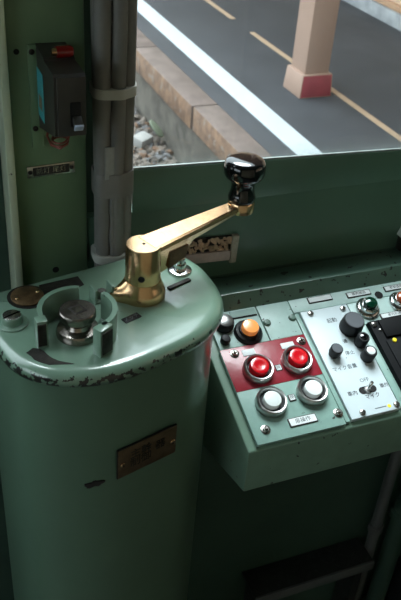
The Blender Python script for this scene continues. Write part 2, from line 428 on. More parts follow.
# large slotted bolt at the left
bx, by = .2130, .6190
bm = B(); lathe(bm, [(.0155, -.001), (.0155, .0015), (.0135, .0022), (.0105, .0026), (.0105, .0085), (.0095, .0100), (0, .0102)], (bx, by, CT), 36)
sb = obj('slotted_bolt', bm, M['top'], mc)
bm = B(); box(bm, -.0095, .0095, -.0011, .0011, CT+.0095, CT+.0106, T=TR(bx, by, 0) @ RZ(12)); obj('slot', bm, M['dark'], sb)
bm = B(); lathe(bm, [(.0088, 0), (.0088, .0005), (.0086, .0006)], (bx, by, CT+.010), 30); obj('bolt_face', bm, M['steel'], sb)
# keyhole-shaped bare plate with the bronze disc
dx, dy = .2435, .6545
bm = B()
pp = [(dx+.0208*math.cos(math.radians(a)), dy+.0215*math.sin(math.radians(a))) for a in range(30, 331, 12)]
pp = [(.3055, .6490), (.3065, .6665), (.2625, .6690)]+pp+[(.262, .6445), (.290, .6450)]
prism(bm, pp, CT-.001, CT+.0006); obj('bare_plate', bm, M['bare'], mc)
bm = B(); lathe(bm, [(.0165, 0), (.0165, .0020), (.0155, .0026), (0, .0026)], (dx, dy, CT), 36, sx=1.03, sy=1.06)
dsc = obj('bronze_disc', bm, M['bronze'], mc)
for q in (-1, 1): screw(dsc, TR(dx+q*.0118, dy+q*.0012, CT+.0024), .0022, .0016, 'brass')
# small U bracket with bolt behind the guard
ux, uy = .3105, .617
bm = B(); box(bm, ux-.011, ux+.011, uy-.007, uy+.007, CT-.001, CT+.002, .0005)
box(bm, ux-.011, ux-.0085, uy-.007, uy+.007, CT+.001, CT+.017, .0006); box(bm, ux+.0085, ux+.011, uy-.007, uy+.007, CT+.001, CT+.017, .0006)
ub = obj('bracket', bm, M['top'], mc)
bm = B(); lathe(bm, [(.0055, .002), (.0055, .0095), (.0045, .011), (0, .011)], (ux, uy, CT), 6); obj('bolt', bm, M['steel'], ub)
# black tag
tx, ty = .3215, .5725
bm = B(); box(bm, -.0100, .0100, -.0042, .0042, CT-.0005, CT+.0010, .0003, T=TR(tx, ty, 0) @ RZ(9)); tg = obj('notch_tag', bm, M['black'], mc)
text('ノッチ', .0062, tg, M['inkgrey'], TR(tx, ty, CT+.0011) @ RZ(9), .0001)
# stop bolt on its washer to the right of the handle, and a thin dark bar in front
sx_, sy_ = .4120, .6270
bm = B(); lathe(bm, [(.0135, -.001), (.0135, .0018), (.0120, .0026), (.0070, .0030), (.0070, .010), (.0055, .0115), (.0055, .017), (.0035, .0185), (0, .0187)], (sx_, sy_, CT), 28)
obj('stop_bolt', bm, M['chrome'], mc)
bm = B(); box(bm, -.017, .014, -.0028, .0028, CT-.0005, CT+.0022, .0008, T=TR(.3985, .6035, 0) @ RZ(10)); obj('dark_bar', bm, M['bare'], mc)
# bronze nameplate on the front: follows the front wall (nearly flat there)
fy = .5185
bm = B(); box(bm, -.0365, .0365, -.0015, .0012, -.0200, .0200, .0006)
np_ = obj('nameplate', bm, M['bronzeplate'], mc, loc=(.3118, fy-.0038, .8865)); np_.rotation_euler = (0, 0, math.radians(4))
text('主幹\n制御', .0135, np_, M['bare'], TR(-.009, -.0017, .001) @ RX(90), .0003)
text('器', .0135, np_, M['bare'], TR(.0155, -.0017, .004) @ RX(90), .0003)
for q in (-1, 1): screw(np_, TR(q*.0315, -.0014, -.001) @ RX(90), .0030, .0020, 'brass')
bm = B(); box(bm, -.0372, .0372, -.0008, .0016, -.0207, .0207, .0006); obj('plate_edge', bm, M['bare'], np_)
# a dark chip where the enamel has flaked off the front
bm = B(); pts = []
for i in range(18):
    a = 2*PI*i/18; rr = 1+.25*math.sin(2*a+1)+.2*math.sin(5*a)
    pts.append((.0085*rr*math.cos(a), .0045*rr*math.sin(a)))
prism(bm, pts, -.001, .0006, T=TR(.2520, .5192, .8640) @ RZ(-14) @ RX(90)); obj('flaked_spot', bm, M['chip'], mc)

# =============================================================== BRASS HANDLE
hd = thing('controller_handle', 'polished brass crank handle with round black knob, on the green pedestal', 'handle', (.2303, .6610, CT), math.radians(21.6))
bm = B()      # flared foot with a pointed tail
n = 48; lv = [(1.0, 0), (1.02, .003), (1.0, .008), (.95, .012), (.87, .0155), (.80, .021)]
rings = []
for s, z in lv:
    ring = []
    for i in range(n):
        a = 2*PI*i/n
        d = (a-math.radians(158)+PI) % (2*PI)-PI
        r = .0240*s+(.0115*max(0, 1-abs(d)/.62)**1.5)*(1 if z < .009 else max(0, (.021-z)/.012))
        ring.append(bm.verts.new((r*math.cos(a), r*math.sin(a), z)))
    rings.append(ring)
for a, b in zip(rings, rings[1:]):
    for i in range(n): bm.faces.new((a[i], a[(i+1) % n], b[(i+1) % n], b[i]))
bm.faces.new(rings[0][::-1]); bm.faces.new(rings[-1])
obj('foot', bm, M['brass'], hd)
bm = B(); lathe(bm, [(.0195, .0155), (.0188, .021), (.0186, .028), (.0186, .0612), (.0182, .0624), (.0177, .0627), (0, .0627)], seg=48)
hub = obj('hub', bm, M['brass'], hd, ang=20)
bm = B(); lathe(bm, [(.0035, 0), (.0035, .0012)], seg=16, T=RZ(-135) @ TR(.0180, 0, .031) @ RY(90)); obj('set_screw_hole', bm, M['dark'], hub)
bm = B(); lathe(bm, [(.0016, 0), (.0016, .0004)], (0, 0, .0627), 12); obj('centre_mark', bm, M['bare'], hub)
# tapering arm: flat crowned top, deep web that sweeps up to the knob
bm = B(); L_ = .1415; S = 60; rings = []
for i in range(S+1):
    t = i/S; x = .004+t*(L_-.004)
    hw = .0172*(1-t)**.8+.0070*(1-(1-t)**.8)
    ztop = .0706+.0040*t
    if x < .046: zb = .0335+.0065*x/.046
    elif x < .064: q = (x-.046)/.018; zb = .0400+.0185*math.sin(q*PI/2)**.8
    else: zb = .0585+.0070*(x-.064)/.08
    ww = hw*.80
    ztop -= 0
    sec = [(-ww, zb+.0015), (-ww*.8, zb), (ww*.8, zb), (ww, zb+.0015), (hw, ztop-.0050), (hw*.93, ztop-.0012), (hw*.75, ztop), (-hw*.75, ztop), (-hw*.93, ztop-.0012), (-hw, ztop-.0050)]
    rings.append([bm.verts.new((x, y, z)) for y, z in sec])
for a, b in zip(rings, rings[1:]):
    k = len(a)
    for i in range(k): bm.faces.new((a[i], a[(i+1) % k], b[(i+1) % k], b[i]))
bm.faces.new(rings[0][::-1]); bm.faces.new(rings[-1])
bmesh.ops.translate(bm, verts=bm.verts, vec=(0, 0, -.0075))
arm_ = obj('arm', bm, M['brass'], hd, ang=14)
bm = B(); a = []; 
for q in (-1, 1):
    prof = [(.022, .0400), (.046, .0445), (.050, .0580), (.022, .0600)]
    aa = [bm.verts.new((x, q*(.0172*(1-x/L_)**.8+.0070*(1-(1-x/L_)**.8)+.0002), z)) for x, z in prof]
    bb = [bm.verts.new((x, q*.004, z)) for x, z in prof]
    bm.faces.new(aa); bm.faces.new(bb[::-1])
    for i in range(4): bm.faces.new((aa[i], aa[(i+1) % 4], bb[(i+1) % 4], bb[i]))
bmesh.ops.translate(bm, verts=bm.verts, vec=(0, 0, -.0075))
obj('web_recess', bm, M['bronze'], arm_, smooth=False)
bm = B(); lathe(bm, [(.0125, .0500), (.0148, .0513), (.0152, .0540), (.0152, .0625), (.0142, .0640), (0, .0642)], (L_, 0, .0050), 36)
obj('end_boss', bm, M['brass'], hd)
bm = B(); lathe(bm, [(.0135, .0638), (.0152, .0655), (.0156, .0690), (.0145, .0725), (.0132, .0770), (.0130, .0825), (.0140, .0872), (.0172, .0908), (.0210, .0935), (.0228, .0975),
                     (.0230, .1040), (.0224, .1090), (.0208, .1122), (.0180, .1140), (.0120, .1152), (.0060, .1157), (0, .1158)], (L_, 0, .0050), 48)
obj('knob', bm, M['blackgloss'], hd, ang=80)

# =============================================================== CONTROL DESK
t_ = math.radians(19.5); ct, st = math.cos(t_), math.sin(t_)
P0 = Vector((.343, .568, .85))
PM = Matrix(((1, 0, 0, P0.x), (0, ct, -st, P0.y), (0, st, ct, P0.z), (0, 0, 0, 1)))
dk = thing('control_desk', 'green sloping control desk fixed below the window, carrying the instrument panels', 'control desk', (.332, .568, .775))
dloc = Vector((.332, .568, .775)); DI = Matrix.Translation(-dloc); DP = DI @ PM
# cabinet: sloping top, upright front, as a side profile pulled along x
prof = [(.5665, .778), (.800, .700), (.800, .925), (.7455, .906), (.5665, .8435)]
bm = B(); x0, x1 = .3320, .95
a = [bm.verts.new((x0, y, z)) for y, z in prof]; b = [bm.verts.new((x1, y, z)) for y, z in prof]
bm.faces.new(a[::-1]); bm.faces.new(b)
for i in range(5): bm.faces.new((a[i], a[(i+1) % 5], b[(i+1) % 5], b[i]))
bmesh.ops.bevel(bm, geom=list(bm.edges), offset=.0022, segments=2, profile=.5, affect='EDGES')
bmesh.ops.transform(bm, matrix=DI, verts=bm.verts); obj('cabinet', bm, M['desk'], dk)
bm = B(); box(bm, .334, .95, .7430, .7500, .904, .9320, .0022)
for v in bm.verts:
    if v.co.z > .92: v.co.y += .009
bmesh.ops.transform(bm, matrix=DI, verts=bm.verts); obj('lip_rail', bm, M['rail'], dk)
bm = B(); box(bm, .334, .95, .7585, .7995, .915, .9265, .001); bmesh.ops.transform(bm, matrix=DI, verts=bm.verts); obj('ledge', bm, M['rail'], dk)
def U(u): return u/1000
H0 = -.0060
def pplate(name, u0, u1, v0, v1, h0, h1, m, parent, bev=.0006, T=DP):
    bm = B(); box(bm, U(u0), U(u1), U(v0), U(v1), h0, h1, bev, T=T); return obj(name, bm, m, parent)
# blank cover plates of the desk top
lp = pplate('cover_plate', 2, 70, 132.5, 186, H0, 0, M['plate'], dk)
bp = pplate('cover_plate', 71.8, 117, 132.5, 186, H0, 0, M['plate'], dk)
cp2 = pplate('cover_plate', 118.5, 330, 165.5, 186, H0, 0, M['plate'], dk)
cp3 = pplate('cover_plate', 198, 330, 129, 164.8, H0, -.0004, M['plate'], dk)
cp4 = pplate('cover_plate', 118.8, 124.8, 3, 164.8, H0, -.0006, M['plate2'], dk)
cp5 = pplate('cover_plate', 198.0, 330, 2, 128, H0, -.0008, M['plate2'], dk)
for (u, v) in ((76.5, 158.5), (113, 159)):
    bm = B(); lathe(bm, [(.0052, 0), (.0052, .0010), (.0040, .0030), (0, .0034)], (U(u), U(v), 0), 18, T=DP); obj('screw', bm, M['rail'], bp)
bm = B(); box(bm, U(32), U(68), U(172.6), U(174.2), -.001, .0012, T=DP); obj('label_slot', bm, M['dark'], lp)
bm = B(); box(bm, U(33), U(68), U(174.6), U(184), -.001, .0009, T=DP); obj('label_holder', bm, M['plate2'], lp)
# amber lamp
ld = obj('lamp_bezel', lathe(B(), [(.0185, -.001), (.0185, .0025), (.0165, .0055), (.0135, .0065), (.0125, .0090), (0, .0090)], (U(46), U(149), 0), 36, T=DP), M['black'], lp)
obj('lamp_lens', lathe(B(), [(.0108, .008), (.0110, .0145), (.0100, .0163), (.0060, .0169), (0, .0171)], (U(46), U(149), 0), 32, T=DP), M['amber'], ld)
# chrome capped knob and small black one at the corner behind the pedestal
kb = obj('corner_lamp', lathe(B(), [(.0122, -.001), (.0124, .006), (.0115, .010), (.0105, .011), (0, .011)], (U(19), U(166), 0), 28, T=DP), M['black'], lp)
obj('corner_lamp_face', lathe(B(), [(.0092, .0105), (.0095, .0125), (.0065, .0136), (0, .0140)], (U(19), U(166), 0), 28, T=DP), M['bezel'], kb)
obj('corner_knob', lathe(B(), [(.0060, -.001), (.0064, .006), (.0050, .009), (0, .010)], (U(12), U(143), 0), 22, T=DP), M['black'], lp)
# label holders with their slips, along the back of the desk
def holder(u0, u1, v0, v1, txt, parent, T=DP, h=0):
    f = obj('label_frame', box(B(), U(u0), U(u1), U(v0), U(v1), h-.0005, h+.0012, .0004, T=T), M['bare'], parent)
    obj('label_slip', box(B(), U(u0+1.4), U(u1-1.2), U(v0+1.2), U(v1-1.2), h+.0004, h+.0016, T=T), M['label'], f)
    if txt: text(txt, U((v1-v0)*.60), f, M['ink'], T @ TR(U((u0+u1)/2), U((v0+v1)/2), h+.0016), .0001)
    return f
holder(145, 181, 175, 184.5, None, cp2)
obj('label_slip', box(B(), U(146.5), U(179.5), U(176.6), U(183), .0005, .0014, T=DP), M['plate'], cp2)
holder(203, 240, 172.5, 181.5, '車内放送', cp2)
holder(262, 300, 172, 181, '非常通報', cp2)
holder(235, 278, 131, 139.5, '車内放送', cp3)
obj('screw_hole', lathe(B(), [(.0058, -.001), (.0058, .0006), (.0050, .0007)], (U(250), U(169.5), 0), 24, T=DP), M['dark'], cp2)
# green lamp and the lamp cut by the right edge
for (u, v, lens) in ((223, 151.5, 'green'), (275, 151.5, 'orange')):
    f = obj('lamp_bezel', lathe(B(), [(.0165, -.001), (.0165, .0025), (.0150, .0045), (.0130, .0052), (.0128, .0085), (.0112, .0105), (.0100, .0105), (.0098, .0095), (0, .0095)], (U(u), U(v), 0), 36, T=DP), M['chrome'], cp3)
    obj('lamp_lens', lathe(B(), [(.0096, .0085), (.0098, .0125), (.0085, .0155), (.0050, .0172), (0, .0178)], (U(u), U(v), 0), 30, T=DP), M[lens], f)

# ---- push button panel
pb = thing('button_panel', 'small half red, half green push-button plate with four round buttons, on the desk corner', 'button panel', matrix=PM)
I4 = Matrix.Identity(4)
gp = pplate('base_plate', 0, 117.5, 0, 131.5, H0+.0012, .0010, M['plate2'], pb, .0012, I4)
rp = pplate('red_plate', .4, 117.2, 71, 131.2, .0008, .0016, M['red'], pb, .0004, I4)
rp['label'] = 'red painted half of the plate'
def push_button(u, v, capm, lab):
    f = obj('push_button', lathe(B(), [(.0188, .0006), (.0195, .0020), (.0195, .0062), (.0188, .0098), (.0176, .0112), (.0160, .0108), (.0150, .0085), (.0148, .0045), (0, .0045)], (U(u), U(v), 0), 44, T=I4), M['bezel'], pb)
    f['label'] = lab
    obj('button_well', lathe(B(), [(.0147, .0040), (.0147, .0052), (0, .0052)], (U(u), U(v), 0), 36), M['black'], f)
    cx = .3
    obj('button_cap', lathe(B(), [(.0118, .0050), (.0120, .0125), (.0113, .0142), (.0085, .0148), (.0050, .0142), (0, .0139)] if capm == 'redbtn' else
        [(.0108, .0050), (.0110, .0118), (.0103, .0132), (.0060, .0138), (0, .0139)], (U(u), U(v), 0), 36), M[capm], f)
push_button(36.8, 93.5, 'redbtn', 'red push button, left of the two red ones')
push_button(90.5, 95.0, 'redbtn', 'red push button, right of the two red ones')
push_button(35.5, 47.5, 'whitebtn', 'white push button, left of the two white ones')
push_button(91.5, 50.0, 'whitebtn', 'white push button, right of the two white ones')
for u, v in ((17, 122.5), (109.5, 122)): hexbolt(pb, TR(U(u), U(v), .0014), .0040, .0040)
for u, v in ((16.5, 16.5), (113, 16)): hexbolt(pb, TR(U(u), U(v), .0008), .0040, .0040)
for u0, u1, v0, v1 in ((27, 44, 116.5, 125), (80, 98, 115.5, 124)):
    obj('label_slip', box(B(), U(u0), U(u1), U(v0), U(v1), .001, .0024, .0003), M['label'], pb)
holder(47, 84, 11.5, 23, '扉操作', pb, I4, .001)
holder(60, 69, 44, 53, '閉', pb, I4, .001)
holder(60, 69, 87, 96, '開', pb, I4, .001)

# ---- white microphone panel
wp = thing('microphone_panel', 'white control panel with four dark knobs and a toggle switch, marked マイク', 'control panel', matrix=PM)
pplate('face_plate', 126.5, 195.5, 3.5, 164, H0, .0016, M['white'], wp, .0005, I4)
hw = .0016
for (u, v) in ((139.5, 159), (187, 157.5), (143.5, 9), (192, 9)):
    screw(wp, TR(U(u), U(v), hw), .0042, .0030, 'steel')
bk = obj('large_knob', lathe(B(), [(.0150, 0), (.0152, .003), (.0142, .0155), (.0132, .0180), (.0122, .0186), (0, .0186)], (U(183.5), U(127), hw), 44), M['black'], wp)
obj('knob_face', lathe(B(), [(.0124, 0), (.0120, .0004), (0, .0005)], (U(183.5), U(127), hw+.0186), 40), M['knobgrey'], bk)
k2 = obj('knob', lathe(B(), [(.0082, 0), (.0082, .0140), (.0072, .0158), (.0060, .0160), (0, .0150)], (U(186), U(102), hw), 30), M['black'], wp)
obj('knob_cap', lathe(B(), [(.0056, .0148), (.0050, .0166), (.0028, .0176), (0, .0180)], (U(186), U(102), hw), 24), M['blackgloss'], k2)
k3 = obj('knob', lathe(B(), [(.0088, 0), (.0088, .0140), (.0078, .0158), (.0064, .0160), (0, .0150)], (U(185.5), U(80.5), hw), 30), M['black'], wp)
obj('knob_cap', lathe(B(), [(.0060, .0148), (.0056, .0164), (.0030, .0172), (0, .0174)], (U(185.5), U(80.5), hw), 24), M['whitebtn'], k3)
k4 = obj('knob', lathe(B(), [(.0070, 0), (.0070, .004), (.0082, .0042), (.0080, .0130), (.0072, .0140), (0, .0140)], (U(144), U(94.5), hw), 30), M['black'], wp)
obj('knob_face', lathe(B(), [(.0070, 0), (.0066, .0004), (0, .0005)], (U(144), U(94.5), hw+.0140), 26), M['knobgrey'], k4)
# toggle
sl = obj('toggle_switch', prism(B(), stadium(U(165), U(37), .0072, .0050), hw-.001, hw+.0004), M['dark'], wp)
obj('toggle_lever', lathe(B(), [(.0016, 0), (.0019, .005), (.0025, .0125), (.0018, .0138), (0, .0140)], seg=20, T=TR(U(163.5), U(36), hw) @ RY(22) @ RX(-18)), M['chrome'], sl)
obj('toggle_bush', lathe(B(), [(.0046, .0003), (.0040, .0026), (0, .0028)], (U(164), U(36.5), hw), 20), M['bezel'], sl)
for body, u, v, s, m in (('起動', 164, 143, 7.4, 'inkgrey'), ('通', 167.5, 109, 6.2, 'ink'), ('停止', 166, 91.5, 6.6, 'inkgrey'), ('マイク音量', 149.5, 72.5, 7.0, 'inkgrey'),
                         ('OFF', 166.8, 50.5, 7.4, 'inkgrey'), ('車内', 143.0, 36, 7.0, 'ink'), ('車外', 189.5, 37.5, 6.6, 'ink'), ('マイク', 167.2, 27.2, 7.2, 'ink'), ('ーーーー', 170.5, 10.5, 2.6, 'inkgrey'), ('+', 158, 85.5, 4, 'inkgrey')):
    if body == 'ーーーー': continue
    text(body, U(s), wp, M[m], TR(U(u), U(v), hw+.0001), .0001)
obj('maker_line', box(B(), U(162), U(178), U(9.6), U(10.8), hw, hw+.0002), M['inkgrey'], wp)
obj('yellow_dot', lathe(B(), [(.0024, 0), (.0024, .0002)], (U(182), U(9.6), hw), 16), M['yellow'], wp)

# ---- black radio unit at the right edge
bu = thing('radio_unit', 'black flat electronic unit with a small yellow light, right of the white panel', 'radio unit', matrix=PM)
prism_pts = [(U(209), U(12)), (U(300), U(12)), (U(300), U(128)), (U(209), U(128))]
obj('housing', prism(B(), prism_pts, -.0008, .0075, .0016), M['radio'], bu)
obj('top_bezel', box(B(), U(222), U(299), U(99), U(126), .0070, .0105, .0010), M['radio'], bu)
obj('front_frame', box(B(), U(219), U(299), U(16), U(95), .0070, .0092, .0012), M['radio'], bu)
obj('display', box(B(), U(240), U(299), U(30), U(88), .0088, .0096, .0003), M['blackgloss'], bu)
screw(bu, TR(U(214.5), U(121.5), .0072), .0042, .0030, 'steel'); screw(bu, TR(U(219.5), U(112), .0072), .0020, .0018, 'steel', slot=False)
obj('indicator_light', lathe(B(), [(.0030, 0), (.0028, .0018), (0, .0024)], (U(230), U(92.5), .0090), 20), M['yellow'], bu)

# =============================================================== ON THE FRONT PILLAR
yp = YW-.004
br = thing('circuit_breaker', 'black circuit breaker box with teal sticker and pale lever, on the green pillar', 'circuit breaker', (.172, yp, 1.168))
bi = Matrix.Translation((-.172, -yp, -1.168))
def bpart(name, bm, m, parent=None):
    bmesh.ops.transform(bm, matrix=bi, verts=bm.verts); return obj(name, bm, M[m], parent or br)
bp_ = bpart('mounting_plate', box(B(), .1475, .1600, yp-.004, yp, 1.138, 1.2475, .0012), 'pillar')
for z in (1.241, 1.160): screw(bp_, bi @ TR(.1515, yp-.004, z) @ RX(90), .0030, .0020, 'bare')
# housing: sloped top shoulder, side profile pulled along x
prof = [(yp, 1.1600), (.7210, 1.1800), (.7180, 1.1816), (.7165, 1.2405), (.7190, 1.2425), (.7560, 1.2430), (.7590, 1.2455), (yp, 1.2480)]
bm = B(); a = [bm.verts.new((.1560, y, z)) for y, z in prof]; b = [bm.verts.new((.1865, y, z)) for y, z in prof]
bm.faces.new(a[::-1]); bm.faces.new(b)
for i in range(len(prof)): bm.faces.new((a[i], a[(i+1) % len(prof)], b[(i+1) % len(prof)], b[i]))
bpart('housing', bm, 'breaker')
bpart('front_cover', box(B(), .1585, .1862, .7140, .7185, 1.1822, 1.2405, .0009), 'breaker')
bpart('lever_slot', box(B(), .1705, .1805, .7128, .7150, 1.1925, 1.2165), 'dark')
bm = B(); box(bm, -.0042, .0042, -.0110, .0, -.0035, .0035, .0008, T=TR(.1765, .7140, 1.2010) @ RX(38)); lv_ = bpart('lever', bm, 'breaker')
bm = B(); box(bm, -.0044, .0044, -.0122, -.0100, -.0040, .0040, .0005, T=TR(.1765, .7140, 1.2010) @ RX(38)); bpart('lever_tip', bm, 'lever', lv_)['label'] = 'pale bluish lever tip'
st_ = bpart('sticker', box(B(), .1556, .1562, .7650, .7940, 1.1760, 1.2260), 'teal')
bpart('sticker_print', box(B(), .1554, .1560, .7720, .7870, 1.1860, 1.2000), 'tan', st_)
bpart('terminal_lamp', lathe(B(), [(.0058, 0), (.0060, .013), (.0050, .016), (.0028, .0175), (0, .0178)], seg=24, T=TR(.1690, .7600, 1.2500) @ RY(90)), 'redlens')
bpart('lamp_base', lathe(B(), [(.0032, 0), (.0040, .0045)], seg=18, T=TR(.1647, .7600, 1.2500) @ RY(90)), 'brass')
for k in range(2):
    bpart('wire_loop', tube(B(), [(.1680+.0075*math.cos(a)*(1+.1*k), .752+.011*math.sin(a), 1.1640-.003*k+.0015*math.cos(a)) for a in [2*PI*i/20 for i in range(20)]], .0011, 8, True), 'wire')
bpart('wire', tube(B(), [(.161, .770, 1.170), (.158, .766, 1.162), (.160, .756, 1.156), (.167, .748, 1.155), (.174, .746, 1.160), (.178, .748, 1.175)], .0013, 8), 'wire')

rn = thing('rating_plate', 'small narrow engraved metal plate screwed to the green pillar, below the breaker', 'nameplate', (.1668, yp, 1.1095))
obj('plate', box(B(), -.0265, .0265, -.0014, 0, -.0068, .0068, .0005), M['steel'], rn, loc=(0, 0, 0))
obj('plate_field', box(B(), -.0200, .0200, -.0018, -.0010, -.0048, .0048), M['bare'], rn)
text('前灯 尾灯', .0080, rn, M['steel'], TR(0, -.0019, 0) @ RX(90), .0002)
for q in (-1, 1): screw(rn, TR(q*.0230, -.0013, 0) @ RX(90), .0024, .0016, 'bare')
rn.rotation_euler = (0, math.radians(-2.0), 0)
bm = B(); lathe(bm, [(.0040, 0), (.0038, .0006)], seg=20, T=TR(.1675, yp-.0001, .9785) @ RX(90)); obj('hole_plug', bm, M['dark'], pillar)
bm = B(); lathe(bm, [(.0030, 0), (.0028, .0006)], seg=20, T=TR(.1372, yp-.0001, 1.2405) @ RX(90)); obj('hole_plug', bm, M['dark'], pillar)

# =============================================================== CABLES
cb = thing('cable_bundle', 'thick bundle of grey cables strapped upright beside the window', 'cables', (.2310, .776, .93))
cx0, cy0 = .2315-.2310, .7760-.776
# (dx, dy, r) in the bundle's section; front row carries the thick ones
sec = [(-.0125, -.0060, .0095), (.0020, -.0105, .0080), (.0130, -.0050, .0078), (-.0040, .0050, .0090), (.0100, .0085, .0075), (-.0150, .0080, .0060), (.0180, .0030, .0045)]
ts = [i/22 for i in range(23)]
for k, (dx_, dy_, r) in enumerate(sec):
    ph = random.uniform(0, 6.28)
    pts = []
    for t in ts:
        z = -.40+t*1.33
        g = 1.0
        sw = .0016*math.sin(ph+t*11)
        pts.append((cx0+dx_*g+sw, cy0+dy_*g+.5*sw, z))
    obj('cable', vtube(B(), pts, r, 20), M['cable'], cb)
# small wires fanning at the lower end
for k in range(6):
    x = -.0165+k*.0058
    obj('cable', vtube(B(), [(cx0+x+.0008*math.sin(3*z_+k), cy0-.0165+.0035*abs(k-2.5)**1.15*.75, z_/20*.36-.02) for z_ in range(0, 11)], .0030, 12), M['cable'], cb)
def band(z0, z1, m, grow=.0008, name='strap'):
    Pq = sorted({(round(cx0+dx_+(r+grow)*math.cos(2*PI*i/24), 6), round(cy0+dy_+(r+grow)*math.sin(2*PI*i/24), 6)) for dx_, dy_, r in sec for i in range(24)})
    def half(ps):
        h = []
        for p in ps:
            while len(h) > 1 and (h[-1][0]-h[-2][0])*(p[1]-h[-2][1])-(h[-1][1]-h[-2][1])*(p[0]-h[-2][0]) <= 0: h.pop()
            h.append(p)
        return h[:-1]
    out = half(Pq)+half(Pq[::-1])
    return obj(name, prism(B(), out, z0-.93, z1-.93, .0006), m, cb, ang=50)
band(1.1985, 1.2090, M['tie'], .0024, 'cable_tie')
band(1.000, 1.010, M['tie'], .0026, 'cable_tie')
band(1.085, 1.1135, M['cable'], .0012, 'tape_wrap')
bm = B(); box(bm, -.0075, .0030, -.0175, -.0155, .178, .216, .0006, T=TR(-.0060, .0, 0)); obj('cable_tag', bm, M['tape'], cb)
bm = B(); box(bm, -.0225, -.0185, -.008, -.001, .2685, .2745, .0008); obj('tie_buckle', bm, M['tie'], cb)
bm = B(); box(bm, -.0345, .031, .0175, .0235, -.03, -.008, .001); obj('wall_clamp', bm, M['bare'], cb)

# =============================================================== ON THE FRONT WALL
tr = thing('sample_tray', 'small clear plastic tray holding brown pebbly bits, mounted on the wall behind the handle', 'tray', (.366, YW, .9585))
obj('tray_body', box(B(), -.0370, .0310, -.0060, 0, -.002, .0125, .001), M['tray'], tr)
obj('tray_back', box(B(), -.0370, .0310, -.0030, 0, .0125, .0335, .0008), M['bare'], tr)
bm = B(); random.seed(5)
for k in range(95):
    x, z = random.uniform(-.034, .028), random.uniform(.0145, .0310)
    r = random.uniform(.0020, .0036)
    T = TR(x, -.0032-random.uniform(0, .0012), z) @ RZ(random.uniform(0, 180)) @ Matrix.Diagonal((1.25, .7, .85, 1))
    bmesh.ops.create_icosphere(bm, subdivisions=1, radius=r, matrix=T)
o = obj('pebbles', bm, M['pebble'], tr, ang=80); o['kind'] = 'stuff'
obj('end_wrap', box(B(), .0290, .0385, -.0075, 0, -.006, .0345, .0015), M['trayclear'], tr)
tr.rotation_euler = (0, math.radians(2.5), 0)
# white lever end reaching in at the right edge
wl = thing('wall_switch', 'white tipped dark switch on the green wall, at the right edge', 'switch', (.664, YW, .955))
obj('switch_base', box(B(), -.004, .030, -.012, 0, -.026, -.004, .002), M['bare'], wl)
bm = B(); a = [bm.verts.new(p) for p in ((-.006, -.014, -.003), (.022, -.014, -.003), (.022, 0, -.003), (-.006, 0, -.003))]
b = [bm.verts.new(p) for p in ((.001, -.006, .018), (.018, -.006, .018), (.018, 0, .018), (.001, 0, .018))]
bm.faces.new(a[::-1]); bm.faces.new(b)
for i in range(4): bm.faces.new((a[i], a[(i+1) % 4], b[(i+1) % 4], b[i]))
obj('switch_tip', bm, M['whitebtn'], wl)

# =============================================================== UNDER THE DESK
fp = thing('foot_plate', 'dark checkered metal footplate against the bulkhead under the desk', 'footplate', (.62, .77, .25))
obj('plate', box(B(), -.130, .118, -.028, .029, .003, .010, .001), M['checker'], fp)
bm = B()
for i in range(12):
    for j in range(3):
        T = TR(-.12+i*.021, -.018+j*.018, .0102) @ RZ(45 if (i+j) % 2 else -45)
        box(bm, -.007, .007, -.0014, .0014, 0, .0012, .0004, T=T)
obj('tread_pattern', bm, M['checker'], fp)
obj('front_edge', box(B(), -.130, .118, -.033, -.0285, -.012, .011, .001), M['pipe'], fp)
for q in (-.11, .10): obj('bracket', box(B(), q-.008, q+.008, -.02, .0285, -.25, .003, .001), M['checker'], fp)
def pipe(label, pts, r, coll, m, name='pipe'):
    o = thing(name, label, 'pipe', (pts[0][0], pts[0][1], 0))
    bm = tube(B(), [(p[0]-pts[0][0], p[1]-pts[0][1], p[2]) for p in pts], r, 20); obj('run', bm, M[m], o)
    for z in coll: obj('collar', lathe(B(), [(r*1.05, 0), (r*1.35, .003), (r*1.35, .018), (r*1.05, .021)], (0, 0, z), 24), M[m], o)
pipe('slim grey conduit pipe beneath the desk, left of the thicker pipe', [(.752, .775, 0), (.752, .775, .35), (.752, .775, .7)], .0105, (.30, .02), 'pipe')
pipe('thick green pipe with a collar beneath the desk, at the far right', [(.802, .77, 0), (.802, .77, .28), (.802, .77, .36), (.815, .76, .43), (.838, .75, .50), (.86, .75, .69)], .0185, (.33, .04), 'wall_dark')
bm = B(); box(bm, .83, 1.05, .55, .79, 0, .17, .01); o = obj('floor_box', bm, M['rubber']); tag(o, 'low dark equipment box on the floor, right of the pipes', 'equipment box')

# =============================================================== OUTSIDE
bm = B(); box(bm, 1.635, 14, -8, 40, -.30, 0); struct('platform', bm, M['asphalt'])
bm = B(); box(bm, 1.753, 1.878, -8, 40, -.001, .003); struct('platform_line', bm, M['line'])
# buff dashed line
k = 0
for (y0, y1) in ((-1, .4), (.8, 4.74), (5.05, 6.2), (6.6, 7.8), (8.2, 9.4)):
    bm = B(); box(bm, 2.332, 2.368, y0, y1, -.001, .003)
    struct('platform_line_dash', bm, M['yline'])
